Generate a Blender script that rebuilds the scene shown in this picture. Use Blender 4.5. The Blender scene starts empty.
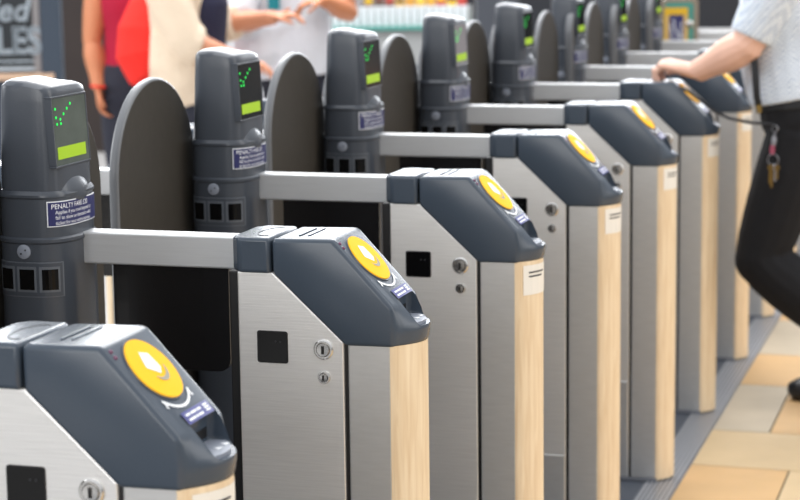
import bpy, bmesh, math, random
from mathutils import Vector, Matrix
random.seed(7)
S = bpy.context.scene
C = S.collection
PI = math.pi
PITCH = 0.82                     # metres from one gate to the next

# ------------------------------------------------------------------ materials
def new_mat(name):
    m = bpy.data.materials.new(name); m.use_nodes = True
    nt = m.node_tree; b = nt.nodes['Principled BSDF']
    return m, nt, b
def lin(c):
    return tuple(((x/255)/12.92 if x/255 <= .04045 else ((x/255+.055)/1.055)**2.4) for x in c)
def mat(name, rgb, rough=.5, metal=0., noise=0., scale=30., bump=0., emit=None, emit_s=0., stretch=(1,1,1), spec=.5, coat=0., alpha=1., trans=0.):
    m, nt, b = new_mat(name)
    c = lin(rgb)
    b.inputs['Base Color'].default_value = (*c, 1)
    b.inputs['Roughness'].default_value = rough
    b.inputs['Metallic'].default_value = metal
    b.inputs['Specular IOR Level'].default_value = spec
    b.inputs['Coat Weight'].default_value = coat
    b.inputs['Alpha'].default_value = alpha
    b.inputs['Transmission Weight'].default_value = trans
    if emit:
        b.inputs['Emission Color'].default_value = (*lin(emit), 1)
        b.inputs['Emission Strength'].default_value = emit_s
    if noise or bump:
        tc = nt.nodes.new('ShaderNodeTexCoord'); mp = nt.nodes.new('ShaderNodeMapping')
        mp.inputs['Scale'].default_value = stretch
        n = nt.nodes.new('ShaderNodeTexNoise'); n.inputs['Scale'].default_value = scale; n.inputs['Detail'].default_value = 5
        nt.links.new(tc.outputs['Object'], mp.inputs['Vector']); nt.links.new(mp.outputs['Vector'], n.inputs['Vector'])
        if noise:
            mx = nt.nodes.new('ShaderNodeMix'); mx.data_type = 'RGBA'
            mx.inputs[6].default_value = (*[max(0, x*(1-noise)) for x in c], 1)
            mx.inputs[7].default_value = (*[min(1, x*(1+noise)) for x in c], 1)
            nt.links.new(n.outputs['Fac'], mx.inputs[0]); nt.links.new(mx.outputs[2], b.inputs['Base Color'])
        if bump:
            bp = nt.nodes.new('ShaderNodeBump'); bp.inputs['Strength'].default_value = bump; bp.inputs['Distance'].default_value = .002
            nt.links.new(n.outputs['Fac'], bp.inputs['Height']); nt.links.new(bp.outputs['Normal'], b.inputs['Normal'])
    return m

M = {}
M['hood'] = mat('dark_grey_plastic', (62, 72, 84), .27, noise=.06, scale=400, bump=.04)
M['tower'] = mat('tower_grey_plastic', (66, 71, 79), .28, noise=.06, scale=300, bump=.08)
M['towerseam'] = mat('tower_flange', (96, 101, 108), .3)
M['steel'] = mat('brushed_steel', (232, 231, 229), .46, .85, noise=.10, scale=14, stretch=(1.0, 2, 26), bump=.10)
M['postSteel'] = mat('post_steel', (206, 206, 205), .46, .85, noise=.08, scale=12, stretch=(2, 2, 14), bump=.06)
M['railSteel'] = mat('rail_steel', (206, 207, 208), .40, .65, noise=.07, scale=14, stretch=(1, 6, 26), bump=.06)
M['black'] = mat('black_gap', (14, 13, 15), .5)
M['gloss'] = mat('black_gloss_window', (9, 9, 10), .12, spec=.25)
M['yellow'] = mat('yellow_reader', (255, 190, 0), .6, spec=.2)
M['white'] = mat('white_print', (238, 240, 242), .5)
M['greyprint'] = mat('grey_print', (150, 146, 128), .5)
M['blue'] = mat('blue_label', (58, 62, 132), .4)
M['navy'] = mat('navy_label', (34, 38, 92), .4)
M['purplered'] = mat('purple_red_print', (110, 60, 90), .4)
M['chrome'] = mat('chrome', (205, 203, 200), .18, 1.)
M['keyhole'] = mat('keyhole', (20, 18, 17), .4)
M['paddle'] = mat('grey_brown_paddle_rubber', (60, 56, 50), .5, noise=.2, scale=40, bump=.2)
M['paddle_edge'] = mat('paddle_edge_grey', (112, 114, 117), .33)
M['smoke'] = mat('smoked_panel', (16, 15, 16), .22, noise=.3, scale=120, coat=.2)
M['screen'] = mat('screen_glass', (10, 12, 11), .2, spec=.08)
M['paleglass'] = mat('pale_screen_glass', (150, 146, 150), .15, coat=.4)  # screen glass with a pale reflection painted into its colour
M['greyglass'] = mat('grey_green_screen_glass', (84, 92, 86), .2, spec=.15, noise=.35, scale=22)  # grey-green reflection painted into the glass colour, mottled by noise
M['led'] = mat('green_led', (20, 160, 60), .4, emit=(30, 235, 90), emit_s=.9)
M['lime'] = mat('lime_bar', (130, 165, 12), .4, emit=(170, 205, 20), emit_s=.34)
M['tray'] = mat('pale_grey_tray', (138, 144, 156), .5)
M['sticker'] = mat('white_sticker', (235, 230, 220), .5)
M['ink'] = mat('dark_ink', (40, 40, 45), .5)
M['rubber'] = mat('dark_gate_floor', (72, 78, 88), .45, noise=.15, scale=20, bump=.2)
M['strip'] = mat('metal_threshold', (130, 133, 140), .4, .6, noise=.1, scale=20)
M['stripline'] = mat('metal_threshold_rib', (190, 192, 197), .4, .6)
M['grout'] = mat('grout', (104, 96, 78), .9, noise=.1, scale=60)

def wood_mat():
    m, nt, b = new_mat('pale_wood')
    tc = nt.nodes.new('ShaderNodeTexCoord'); mp = nt.nodes.new('ShaderNodeMapping'); mp.inputs['Scale'].default_value = (30, 30, 2.2)
    n = nt.nodes.new('ShaderNodeTexNoise'); n.inputs['Scale'].default_value = 3.2; n.inputs['Detail'].default_value = 8; n.inputs['Distortion'].default_value = .6
    r = nt.nodes.new('ShaderNodeValToRGB')
    r.color_ramp.elements[0].position = .28; r.color_ramp.elements[0].color = (*lin((220, 192, 154)), 1)
    r.color_ramp.elements[1].position = .72; r.color_ramp.elements[1].color = (*lin((240, 219, 186)), 1)
    nt.links.new(tc.outputs['Object'], mp.inputs['Vector']); nt.links.new(mp.outputs['Vector'], n.inputs['Vector'])
    nt.links.new(n.outputs['Fac'], r.inputs['Fac']); nt.links.new(r.outputs['Color'], b.inputs['Base Color'])
    b.inputs['Roughness'].default_value = .38
    return m
M['wood'] = wood_mat()

def check_mat():
    m, nt, b = new_mat('checked_shirt_cotton')
    tc = nt.nodes.new('ShaderNodeTexCoord'); mp = nt.nodes.new('ShaderNodeMapping'); mp.inputs['Rotation'].default_value = (0, .12, 0)
    k = nt.nodes.new('ShaderNodeTexChecker'); k.inputs['Scale'].default_value = 125
    k.inputs['Color1'].default_value = (*lin((226, 232, 238)), 1); k.inputs['Color2'].default_value = (*lin((178, 190, 206)), 1)
    nt.links.new(tc.outputs['Object'], mp.inputs['Vector']); nt.links.new(mp.outputs['Vector'], k.inputs['Vector'])
    nt.links.new(k.outputs['Color'], b.inputs['Base Color'])
    n = nt.nodes.new('ShaderNodeTexNoise'); n.inputs['Scale'].default_value = 9; n.inputs['Detail'].default_value = 3
    bp = nt.nodes.new('ShaderNodeBump'); bp.inputs['Strength'].default_value = .5; bp.inputs['Distance'].default_value = .02
    nt.links.new(tc.outputs['Object'], n.inputs['Vector']); nt.links.new(n.outputs['Fac'], bp.inputs['Height']); nt.links.new(bp.outputs['Normal'], b.inputs['Normal'])
    b.inputs['Roughness'].default_value = .85
    return m
M['shirt'] = check_mat()
def cloth(name, rgb, bump=.5, scale=8, noise=.08):
    m = mat(name, rgb, .9, noise=noise, scale=scale, bump=bump)
    for n in m.node_tree.nodes:
        if n.type == 'BUMP': n.inputs['Distance'].default_value = .02
    return m
M['trouser'] = cloth('black_trouser_cloth', (10, 10, 15))
M['skin'] = mat('pale_skin', (226, 180, 158), .5, noise=.06, scale=30)
M['skin2'] = mat('tan_skin', (204, 132, 92), .5, noise=.08, scale=20)
M['skin3'] = mat('warm_skin', (214, 146, 112), .5, noise=.06, scale=20)
M['shoe'] = mat('black_shoe_leather', (22, 22, 25), .35)
M['red'] = cloth('crimson_top', (170, 14, 52))
M['bagred'] = cloth('red_bag_nylon', (236, 44, 34), .6, 7)
M['jeans'] = cloth('charcoal_trousers', (40, 42, 54))
M['tan'] = cloth('tan_cardigan_wool', (224, 204, 180), .8, 9)
M['navycloth'] = cloth('navy_top', (34, 34, 58))
M['whitecloth'] = cloth('white_shirt_cotton', (214, 217, 224), .6, 7)
M['teal'] = cloth('teal_cloth', (30, 128, 140))
M['hair'] = mat('brown_hair', (60, 42, 30), .6, noise=.3, scale=80, bump=.5)
M['hairgrey'] = mat('grey_hair', (120, 116, 112), .6, noise=.3, scale=80, bump=.5)
M['eye'] = mat('eye', (240, 238, 234), .2)
M['strap'] = mat('black_webbing', (26, 28, 32), .7)
M['brass'] = mat('brass', (120, 98, 56), .45, 1.)
M['keysteel'] = mat('key_steel', (130, 130, 134), .35, 1.)
M['pinktag'] = mat('pink_tag', (150, 64, 88), .5)

# ------------------------------------------------------------------ mesh helpers
def obj(name, bm, m, parent=None, smooth=True, bevel=0., segs=2, angle=40):
    me = bpy.data.meshes.new(name)
    bmesh.ops.recalc_face_normals(bm, faces=bm.faces[:])
    bm.to_mesh(me); bm.free()
    for x in (m if isinstance(m, (list, tuple)) else [m]): me.materials.append(x)
    o = bpy.data.objects.new(name, me); C.objects.link(o)
    if parent: o.parent = parent
    if bevel:
        md = o.modifiers.new('bevel', 'BEVEL'); md.width = bevel; md.segments = segs; md.limit_method = 'ANGLE'; md.angle_limit = math.radians(angle)
        md.harden_normals = False
    if smooth:
        for p in me.polygons: p.use_smooth = True
        bm2 = bmesh.new(); bm2.from_mesh(me)
        for e in bm2.edges:
            if len(e.link_faces) == 2 and e.calc_face_angle(0) > math.radians(38): e.smooth = False
        bm2.to_mesh(me); bm2.free()
    return o
def bake(o):
    """apply the modifiers of an object into its mesh"""
    dg = bpy.context.evaluated_depsgraph_get(); dg.update()
    me = bpy.data.meshes.new_from_object(o.evaluated_get(dg))
    o.modifiers.clear(); o.data = me
    return o
def empty(name, loc=(0, 0, 0), rz=0.):
    o = bpy.data.objects.new(name, None); C.objects.link(o); o.location = loc; o.rotation_euler = (0, 0, rz); o.empty_display_size = .1
    return o
def tag(o, label=None, cat=None, group=None, kind=None):
    if label: o['label'] = label
    if cat: o['category'] = cat
    if group: o['group'] = group
    if kind: o['kind'] = kind
    return o
def box(bm, x0, x1, y0, y1, z0, z1, mi=0):
    v = [bm.verts.new((x, y, z)) for x in (x0, x1) for y in (y0, y1) for z in (z0, z1)]
    for f in ((0, 1, 3, 2), (4, 6, 7, 5), (0, 4, 5, 1), (2, 3, 7, 6), (0, 2, 6, 4), (1, 5, 7, 3)):
        bm.faces.new([v[i] for i in f]).material_index = mi
    return v
def loops(bm, rings, cap=True, mi=0):
    vs = [[bm.verts.new(p) for p in r] for r in rings]
    n = len(vs[0])
    for a, b in zip(vs, vs[1:]):
        for i in range(n):
            bm.faces.new((a[i], a[(i+1) % n], b[(i+1) % n], b[i])).material_index = mi
    if cap:
        bm.faces.new(vs[0][::-1]).material_index = mi; bm.faces.new(vs[-1]).material_index = mi
    return vs
def lathe(bm, axis_o, ax, prof, seg=20, mi=0):
    """prof: (radius, distance along ax)"""
    ax = Vector(ax).normalized(); t = Vector((0, 0, 1)) if abs(ax.z) < .9 else Vector((1, 0, 0))
    a = ax.cross(t).normalized(); b = ax.cross(a)
    rings = [[Vector(axis_o)+ax*h+(a*math.cos(2*PI*i/seg)+b*math.sin(2*PI*i/seg))*max(r, 1e-5) for i in range(seg)] for r, h in prof]
    return loops(bm, rings, True, mi)
def tube(bm, pts, r, seg=8, side=None, mi=0):
    """closed tube: r is one radius, or one (ra, rb) per point"""
    pts = [Vector(p) for p in pts]; n = len(pts); rings = []
    s0 = Vector(side) if side else Vector((0, 1, .01))
    for i, p in enumerate(pts):
        t = (pts[min(i+1, n-1)]-pts[max(i-1, 0)]).normalized()
        a = s0-t*s0.dot(t)
        if a.length < .15: a = Vector((1, 0, .02))-t*Vector((1, 0, .02)).dot(t)
        a.normalize(); b = t.cross(a)
        ra, rb = (r, r) if not isinstance(r, (list, tuple)) else (r[i] if isinstance(r[i], (list, tuple)) else (r[i], r[i]))
        rings.append([p+a*ra*math.cos(2*PI*k/seg)+b*rb*math.sin(2*PI*k/seg) for k in range(seg)])
    loops(bm, rings, True, mi)
def ball(bm, c, r, seg=14, rot=None):
    rx, ry, rz = r if isinstance(r, (list, tuple)) else (r, r, r)
    mtx = Matrix.Translation(Vector(c)) @ (rot.to_4x4() if rot else Matrix.Identity(4)) @ Matrix.Diagonal((rx, ry, rz, 1))
    bmesh.ops.create_uvsphere(bm, u_segments=seg, v_segments=max(6, seg*2//3), radius=1, matrix=mtx)
def text_bm(s, size, mapf, extr=.0, mi=0, bm=None):
    cu = bpy.data.curves.new('t', 'FONT'); cu.body = s; cu.size = size; cu.align_x = 'LEFT'; cu.resolution_u = 3
    o = bpy.data.objects.new('t', cu); C.objects.link(o)
    dg = bpy.context.evaluated_depsgraph_get(); dg.update()
    me = bpy.data.meshes.new_from_object(o.evaluated_get(dg))
    bm = bm or bmesh.new(); base = len(bm.verts)
    vs = [bm.verts.new(mapf(v.co.x, v.co.y)) for v in me.vertices]
    for p in me.polygons:
        try: bm.faces.new([vs[i] for i in p.vertices]).material_index = mi
        except ValueError: pass
    bpy.data.objects.remove(o); bpy.data.curves.remove(cu); bpy.data.meshes.remove(me)
    return bm

# ------------------------------------------------------------------ setting: floor
def sandstone(name, rgb):
    return mat(name, rgb, .5, noise=.18, scale=5, bump=.12)
tile_m = [sandstone('sandstone_tan', (198, 166, 122)), sandstone('sandstone_ochre', (202, 164, 114)), sandstone('sandstone_beige', (182, 168, 146)), sandstone('sandstone_cream', (200, 174, 134))]
bm = bmesh.new()
box(bm, .062, 4.0, -4.5, 14.5, -.05, -.004, 0)
ys = [-4.5, -3.9, -3.4, -2.7, -2.1, -1.6, -.9, -.3, .35, .95, 1.45, 2.05, 2.68, 3.10, 3.745, 4.25, 4.9, 5.4, 6.0, 6.5, 7.1, 7.7, 8.3, 8.9, 9.5, 10.1, 10.7, 11.3, 11.9, 12.5, 13.1, 13.7, 14.3]
first = {2.05: .34, 2.68: .62, 3.10: .235, 3.745: .42, 4.25: .30, 4.9: .5}
cols = {2.05: [1, 3], 2.68: [3, 0], 3.10: [2, 1], 3.745: [1, 0], 4.25: [2, 1]}
for j, (y0, y1) in enumerate(zip(ys, ys[1:])):
    x = .062; k = 0; nx = first.get(y0, random.uniform(.3, .7))
    while x < 4.0:
        mi = cols[y0][k] if y0 in cols and k < 2 else random.randrange(4)
        box(bm, x+(.003 if k else 0), min(nx, 4.0)-.003, y0+.003, y1-.003, -.02, 0, 1+mi)
        x = nx; nx += random.uniform(.55, .95); k += 1
floor = tag(obj('floor', bm, [M['grout']]+tile_m, smooth=False), kind='structure')
bm = bmesh.new(); box(bm, -1.27, -.035, -4.5, 14.5, -.05, 0)
tag(obj('trim_1', bm, M['rubber'], smooth=False), kind='structure')
bm = bmesh.new(); box(bm, -.035, .062, -4.5, 14.5, -.05, .001)
for k in range(7): box(bm, -.028+k*.0125, -.028+k*.0125+.005, -4.5, 14.5, .001, .004, 1)
tag(obj('trim_2', bm, [M['strip'], M['stripline']], smooth=False), kind='structure')
M['concourse'] = mat('concourse_floor_tiles', (182, 180, 178), .35, noise=.08, scale=3)
bm = bmesh.new(); box(bm, -16, -1.27, -4.5, 24, -.05, 0); box(bm, -1.27, 9, 14.5, 24, -.05, 0)
tag(obj('floor_concourse', bm, M['concourse'], smooth=False), kind='structure')

# ------------------------------------------------------------------ ticket gate
W = .13                                                # pedestal width (along the row)
def bulge(y, amt=.024):
    t = (y-W/2)/(W/2); return amt*(1-min(1, t*t))
def lerp(a, b, t): return a+(b-a)*t

def children(o): return [c for c in bpy.data.objects if c.parent == o]
def paddle(g, y0, y1, X0=-.722, X1=-.702):
    r = (y1-y0)/2; cyy = (y0+y1)/2; zt = 1.252
    out = [(y0, .22), ] + [(cyy-r*math.cos(PI*i/28), zt-r+r*math.sin(PI*i/28)) for i in range(29)] + [(y1, .22)]
    bm = bmesh.new(); rings = []
    for x, s in ((X0, -.006), (X0+.002, -.002), (X0+.006, 0), (X1-.006, 0), (X1-.002, -.002), (X1, -.006)):
        k = (r+s)/r; rings.append([(x, cyy+(y-cyy)*k, (zt-r)+(z-(zt-r))*k if z > .5 else z) for y, z in out])
    vs = loops(bm, rings)
    bm.faces.ensure_lookup_table()
    for f in bm.faces:
        xs = [v.co.x for v in f.verts]
        f.material_index = 0 if len(f.verts) > 4 else 1
    o = obj('gate_paddle', bm, [M['paddle'], M['paddle_edge']], g); wn = o.modifiers.new('wn', 'WEIGHTED_NORMAL'); wn.keep_sharp = True; wn.weight = 100; return o
def make_gate():
    g = empty('ticket_gate')
    # --- cabinet of brushed steel, sloping shoulder under the hood
    prof = [(-.2605, .012), (-.2605, .999), (-.2, .999), (-.083, .891), (-.083, .012)]
    bm = bmesh.new(); loops(bm, [[(x, y, z) for x, z in prof] for y in (.003, W-.003)])
    cab = obj('cabinet_body', bm, M['steel'], g, smooth=False, bevel=.0025)
    bm = bmesh.new(); box(bm, -.2585, -.085, .0005, W-.0005, .012, .285)
    kp = obj('kick_plate', bm, M['postSteel'], cab, smooth=False, bevel=.002)
    bm = bmesh.new(); box(bm, -.0835, -.0755, .007, W-.007, .012, .889)
    obj('door_gasket', bm, M['black'], g, smooth=False)
    bm = bmesh.new(); box(bm, -.076, -.005, .001, W-.001, .012, .892)
    obj('front_post', bm, M['postSteel'], g, smooth=False, bevel=.003)
    # --- bowed pale wooden end panel
    N = 12; rings = []
    for z in (.008, .89):
        r = [(-.006, W*i/N, z) for i in range(N, -1, -1)] + [(.001+bulge(W*i/N, .034), .001+(W-.002)*i/N, z) for i in range(N+1)]
        rings.append(r)
    bm = bmesh.new(); loops(bm, rings)
    wood = obj('end_panel', bm, M['wood'], g)
    bm = bmesh.new(); box(bm, -.262, -.002, -.004, W+.004, 0, .012)
    obj('base_plate', bm, M['strip'], g, smooth=False, bevel=.002)
    # --- reader hood
    pf = [(-.1985, .998), (-.1985, 1.0545), (-.097, 1.0565), (.001, .951), (.003, .918), (.001, .888), (-.079, .887)]
    ys = [-.004+(W+.008)*i/14 for i in range(15)]
    rings = []
    for y in ys:
        yy = min(max(y, 0), W)
        rings.append([(x+(bulge(yy, .005 if z > .94 else (.038 if z > .90 else .035)) if x > -.02 else 0), y, z) for x, z in pf])
    bm = bmesh.new(); loops(bm, rings)
    hood = obj('reader_hood', bm, M['hood'], g, bevel=.0075, segs=3, angle=28)
    # notch for the ticket slot
    bm = bmesh.new(); box(bm, -.014, .08, .034, .118, .917, 1.02)
    cut = obj('cut', bm, M['hood'], None, smooth=False)
    bv = cut.modifiers.new('b', 'BEVEL'); bv.width = .009; bv.segments = 3
    md = hood.modifiers.new('bool', 'BOOLEAN'); md.operation = 'DIFFERENCE'; md.object = cut; md.solver = 'EXACT'
    bake(hood); bpy.data.objects.remove(cut)
    for p in hood.data.polygons: p.use_smooth = True
    b2 = bmesh.new(); b2.from_mesh(hood.data)
    for e in b2.edges:
        if len(e.link_faces) == 2: e.smooth = e.calc_face_angle(0) < math.radians(32)
    b2.to_mesh(hood.data); b2.free()
    # rear cap with its chamfered end
    zz = (.998, 1.055)
    plan = [(-.202, -.004), (-.255, -.004), (-.271, .016), (-.271, W-.016), (-.255, W+.004), (-.202, W+.004)]
    bm = bmesh.new(); loops(bm, [[(x, y, z) for x, y in plan] for z in zz])
    cap = obj('rear_cap', bm, M['hood'], g, bevel=.006, segs=3)
    bm = bmesh.new()
    for i in range(9):
        a = PI*.5+PI*i/8*1.0
    tube(bm, [(-.222+.018*math.cos(a), W/2+.045*math.sin(a), 1.0552) for a in [PI*.35+PI*1.3*i/12 for i in range(13)]], .0007, 5)
    obj('cap_seam', bm, M['black'], cap)
    bm = bmesh.new()
    for x in (-.165, -.150): box(bm, x, x+.004, .03, W-.02, 1.0552, 1.0572)
    obj('top_rib', bm, M['hood'], hood, smooth=False, bevel=.0008)
    # --- the sloping face: u down the slope, y across, h out of it
    U = Vector((.6806, 0, -.7326)); Nn = Vector((.7326, 0, .6806)); P0 = Vector((-.097, 0, 1.0565))
    def sl(u, y, h=0.):
        return P0+U*u+Nn*(h+.0037*min(1.05, max(0, u)/.144)*(1-((y-W/2)/(W/2))**2))+Vector((0, y, 0))
    cy, cu, R_ = .0605, .054, .0445
    def disc(bm, r, h0, h1, seg=40):
        rr = [[sl(cu+q*math.cos(2*PI*i/seg), cy+q*math.sin(2*PI*i/seg), h) for i in range(seg)] for q, h in ((r+.0015, h0), (r, h1), (r*.66, h1), (r*.33, h1), (.001, h1))]
        loops(bm, rr)
    bm = bmesh.new(); disc(bm, R_+.003, -.004, .0015)
    obj('reader_bezel', bm, M['hood'], hood)
    bm = bmesh.new(); disc(bm, R_, -.003, .0030)
    d = obj('card_reader_disc', bm, M['yellow'], hood); d['label'] = 'yellow round card reader'
    bm = bmesh.new()
    q = [(cu-.026, cy-.005), (cu-.020, cy+.012), (cu+.002, cy+.014), (cu+.010, cy+.004), (cu-.004, cy-.016), (cu-.014, cy-.012)]
    bm.faces.new([bm.verts.new(sl(u, y, .0036)) for u, y in q])
    def arc(bm, c, r, a0, a1, w, h, n=14):
        A = []
        for i in range(n+1):
            a = lerp(a0, a1, i/n); ww = w*(math.sin(PI*min(1, max(.08, i/n*.9+.05))) if w > .003 else 1)
            A.append([bm.verts.new(sl(c[0]+(r+s*ww)*math.cos(a), c[1]+(r+s*ww)*math.sin(a), h)) for s in (-1, 1)])
        for p, r2 in zip(A, A[1:]): bm.faces.new((p[0], p[1], r2[1], r2[0]))
    obj('card_symbol', bm, M['white'], hood, smooth=False)
    bm = bmesh.new(); arc(bm, (cu-.001, cy+.004), .019, -.9, 1.5, .0032, .0037)
    obj('hand_symbol', bm, M['greyprint'], hood, smooth=False)
    bm = bmesh.new(); arc(bm, (cu+.010, cy-.002), .0475, -.82, .88, .0019, .0012)
    for a in (-1, 1): arc(bm, (cu+.010+.0545*math.cos(.85*a), cy-.002+.0545*math.sin(.87*a)), .007, PI+.85*a-.2*a, PI+.85*a+1.6*a, .0018, .0012, 6)
    obj('smile_symbol', bm, M['white'], hood, smooth=False)
    bm = bmesh.new()
    def slab(bm, u0, u1, y0, y1, h0, h1, mi=0):
        nY = 6
        top = [[bm.verts.new(sl(u, lerp(y0, y1, i/nY), h1)) for i in range(nY+1)] for u in (u0, u1)]
        for i in range(nY): bm.faces.new((top[0][i], top[0][i+1], top[1][i+1], top[1][i])).material_index = mi
    slab(bm, .1185, .136, .034, .112, 0, .0016, 0)
    for i, (u, y0, y1) in enumerate(((.1225, .040, .052), (.1225, .054, .070), (.1225, .072, .084), (.1295, .040, .058), (.1295, .060, .066), (.1295, .068, .082))):
        slab(bm, u, u+.0032, y0, y1, 0, .0020, 1)
    for u in (.1215, .1255, .1295): slab(bm, u, u+.0025, .092, .106, 0, .0020, 1)
    slab(bm, .1215, .132, .097, .099, 0, .0021, 1)
    t = obj('instruction_label', bm, [M['blue'], M['white']], hood, smooth=False); t['label'] = 'small blue instruction label'
    bm = bmesh.new(); ball(bm, sl(.012, .009, 0), .003, 8); ball(bm, sl(.021, .008, 0), .003, 8)
    obj('indicator_light', bm, M['purplered'], hood)
    # ticket slot: tray with pale arrows
    bm = bmesh.new(); loops(bm, [[(-.012, y, .9165), (bulge(y, .038)-.006, y, .9165), (bulge(y, .038)-.006, y, .922), (-.012, y, .922)] for y in [.037+.078*i/8 for i in range(9)]])
    for k in (0, 1):
        y = .068+k*.022
        v = [bm.verts.new(p) for p in ((.020, y, .9226), (.020, y+.014, .9226), (.010, y+.007, .9226))]; bm.faces.new(v).material_index = 1
    obj('ticket_tray', bm, [M['tray'], M['white']], hood, smooth=False)
    bm = bmesh.new(); box(bm, -.016, -.0125, .042, .110, .926, .938)
    obj('ticket_slot', bm, M['black'], hood, smooth=False)
    # --- side fittings on the near and far faces of the cabinet
    for side in (0, 1):
        yf = .003 if not side else W-.003; s = -1 if not side else 1
        def rrect(bm, x0, x1, z0, z1, r, y0, y1, mi=0, n=4):
            pts = []
            for cx, cz, a0 in ((x1-r, z1-r, 0), (x0+r, z1-r, PI/2), (x0+r, z0+r, PI), (x1-r, z0+r, 1.5*PI)):
                for i in range(n+1): pts.append((cx+r*math.cos(a0+PI/2*i/n), cz+r*math.sin(a0+PI/2*i/n)))
            loops(bm, [[(x, y, z) for x, z in pts] for y in (y0, y1)], True, mi)
        bm = bmesh.new(); rrect(bm, -.2285, -.1765, .853, .905, .004, yf-.002*s, yf+.0012*s, 1); rrect(bm, -.2265, -.1785, .855, .903, .003, yf+.0012*s, yf+.0016*s, 0)
        box(bm, -.198, -.1955, min(yf+.0016*s, yf+.002*s), max(yf+.0016*s, yf+.002*s), .887, .8895, 2); box(bm, -.190, -.1875, min(yf+.0016*s, yf+.002*s), max(yf+.0016*s, yf+.002*s), .887, .8895, 2)  # two faint reflections on the glass, painted as tiny grey squares
        sw = obj('sensor_window', bm, [M['gloss'], M['black'], M['ink']], cab, smooth=False)
        sw['label'] = 'square glossy black sensor window'
        for (x, z, r, nm) in ((-.1165, .879, .0165, 'door_lock'), (-.1165, .834, .0105, 'key_switch')):
            bm = bmesh.new(); lathe(bm, (x, yf, z), (0, s, 0), [(r, 0), (r, .002), (r*.86, .004), (r*.72, .004), (r*.66, .0025), (r*.62, .0055), (.0005, .0058)], 24)
            lk = obj(nm, bm, M['chrome'], cab)
            bm = bmesh.new(); box(bm, x-r*.14, x+r*.14, min(yf, yf+s*.0065), max(yf, yf+s*.0065), z-r*.4, z+r*.4)
            obj('keyhole', bm, M['keyhole'], lk, smooth=False)
    # --- sticker low on the end panel's top
    def wp(y, z, h=.0008): return (.001+bulge(y, .034)+h, y, z)
    bm = bmesh.new()
    def wslab(y0, y1, z0, z1, h, mi):
        n = 6; r = [[bm.verts.new(wp(lerp(y0, y1, i/n), z, h)) for i in range(n+1)] for z in (z0, z1)]
        for i in range(n): bm.faces.new((r[0][i], r[0][i+1], r[1][i+1], r[1][i])).material_index = mi
    wslab(.008, .114, .823, .882, .0008, 0)
    for k in range(7): wslab(.092, .112, .829+k*.007, .8315+k*.007, .0012, 1)
    wslab(.018, .062, .866, .869, .0012, 1); wslab(.018, .054, .858, .861, .0012, 1)
    stk = obj('sticker', bm, [M['sticker'], M['ink']], wood, smooth=False); stk['label'] = 'white printed sticker'
    # --- hand rail from pedestal to display tower
    bm = bmesh.new(); box(bm, -.575, -.2655, .080, .124, .988, 1.0415)
    obj('hand_rail', bm, M['railSteel'], g, smooth=False, bevel=.003)
    # smoked panel hanging under the rail
    r = .022; x0, x1, z0, z1 = -.519, -.312, .812, .9965
    pts = [(x1, z1), (x0, z1)]
    for cx, cz, a0 in ((x0+r, z0+r, PI), (x1-r, z0+r, 1.5*PI)):
        for i in range(6): pts.append((cx+r*math.cos(a0+PI/2*i/5), cz+r*math.sin(a0+PI/2*i/5)))
    bm = bmesh.new(); loops(bm, [[(x, y, z) for x, z in pts] for y in (.094, .104)])
    obj('smoked_panel', bm, M['smoke'], g, smooth=False)
    # black cable channel behind the pedestal and low plinth under the panel
    bm = bmesh.new(); box(bm, -.282, -.261, .02, W-.02, .012, .997)
    obj('cable_channel', bm, M['black'], g, smooth=False, bevel=.003)
    bm = bmesh.new(); box(bm, -.560, -.2805, .015, W-.015, 0, .60)
    obj('plinth', bm, M['black'], g, smooth=False, bevel=.004)
    # --- display tower
    TX, TY = -.631, .085
    def ring(a, b, z, n=3.4, seg=64, tilt=0.):
        o = []
        for i in range(seg):
            t = 2*PI*i/seg; ct, st = math.cos(t), math.sin(t)
            rr = (abs(ct/a)**n+abs(st/b)**n)**(-1/n)
            x, y = rr*ct, rr*st
            o.append((TX+x, TY+y, z-tilt*(1/(1+math.exp(-(x+y*.3)/.012))-.15)))
        return o
    tw = empty('display_tower'); tw.parent = g
    prof = [(.069, .087, 0, 2.9), (.069, .087, .55, 2.9), (.067, .086, .93, 2.9), (.066, .085, 1.030, 2.9), (.0685, .0875, 1.033, 2.9), (.0685, .0875, 1.038, 2.9), (.0645, .0835, 1.041, 3.0),
            (.0635, .0825, 1.104, 3.1), (.066, .085, 1.107, 3.1), (.066, .085, 1.111, 3.1), (.0590, .0790, 1.117, 3.8)]
    bm = bmesh.new(); loops(bm, [ring(a, b, z, n) for a, b, z, n in prof])
    lower = obj('tower_body', bm, M['tower'], tw)
    prof = [(.0560, .0770, 1.116, 4.5, 0), (.0540, .0760, 1.16, 5.5, 0), (.0490, .0745, 1.26, 6, 0), (.0480, .0735, 1.280, 6, .006), (.0465, .072, 1.2885, 6, .009), (.0435, .066, 1.294, 5, .010), (.036, .058, 1.2975, 4, .010), (.018, .03, 1.2985, 3, .008), (.002, .003, 1.2985, 3, .006)]
    bm = bmesh.new(); loops(bm, [ring(a, b, z, n, 64, t) for a, b, z, n, t in prof])
    up = obj('tower_head', bm, M['tower'], tw)
    # surface point on the tower: angle from +X (counter-clockwise), z
    def sp(th, z, a, b, n, h):
        ct, st = math.cos(th), math.sin(th); rr = (abs(ct/a)**n+abs(st/b)**n)**(-1/n)
        return Vector((TX+(rr+h)*ct, TY+(rr+h)*st, z))
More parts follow.
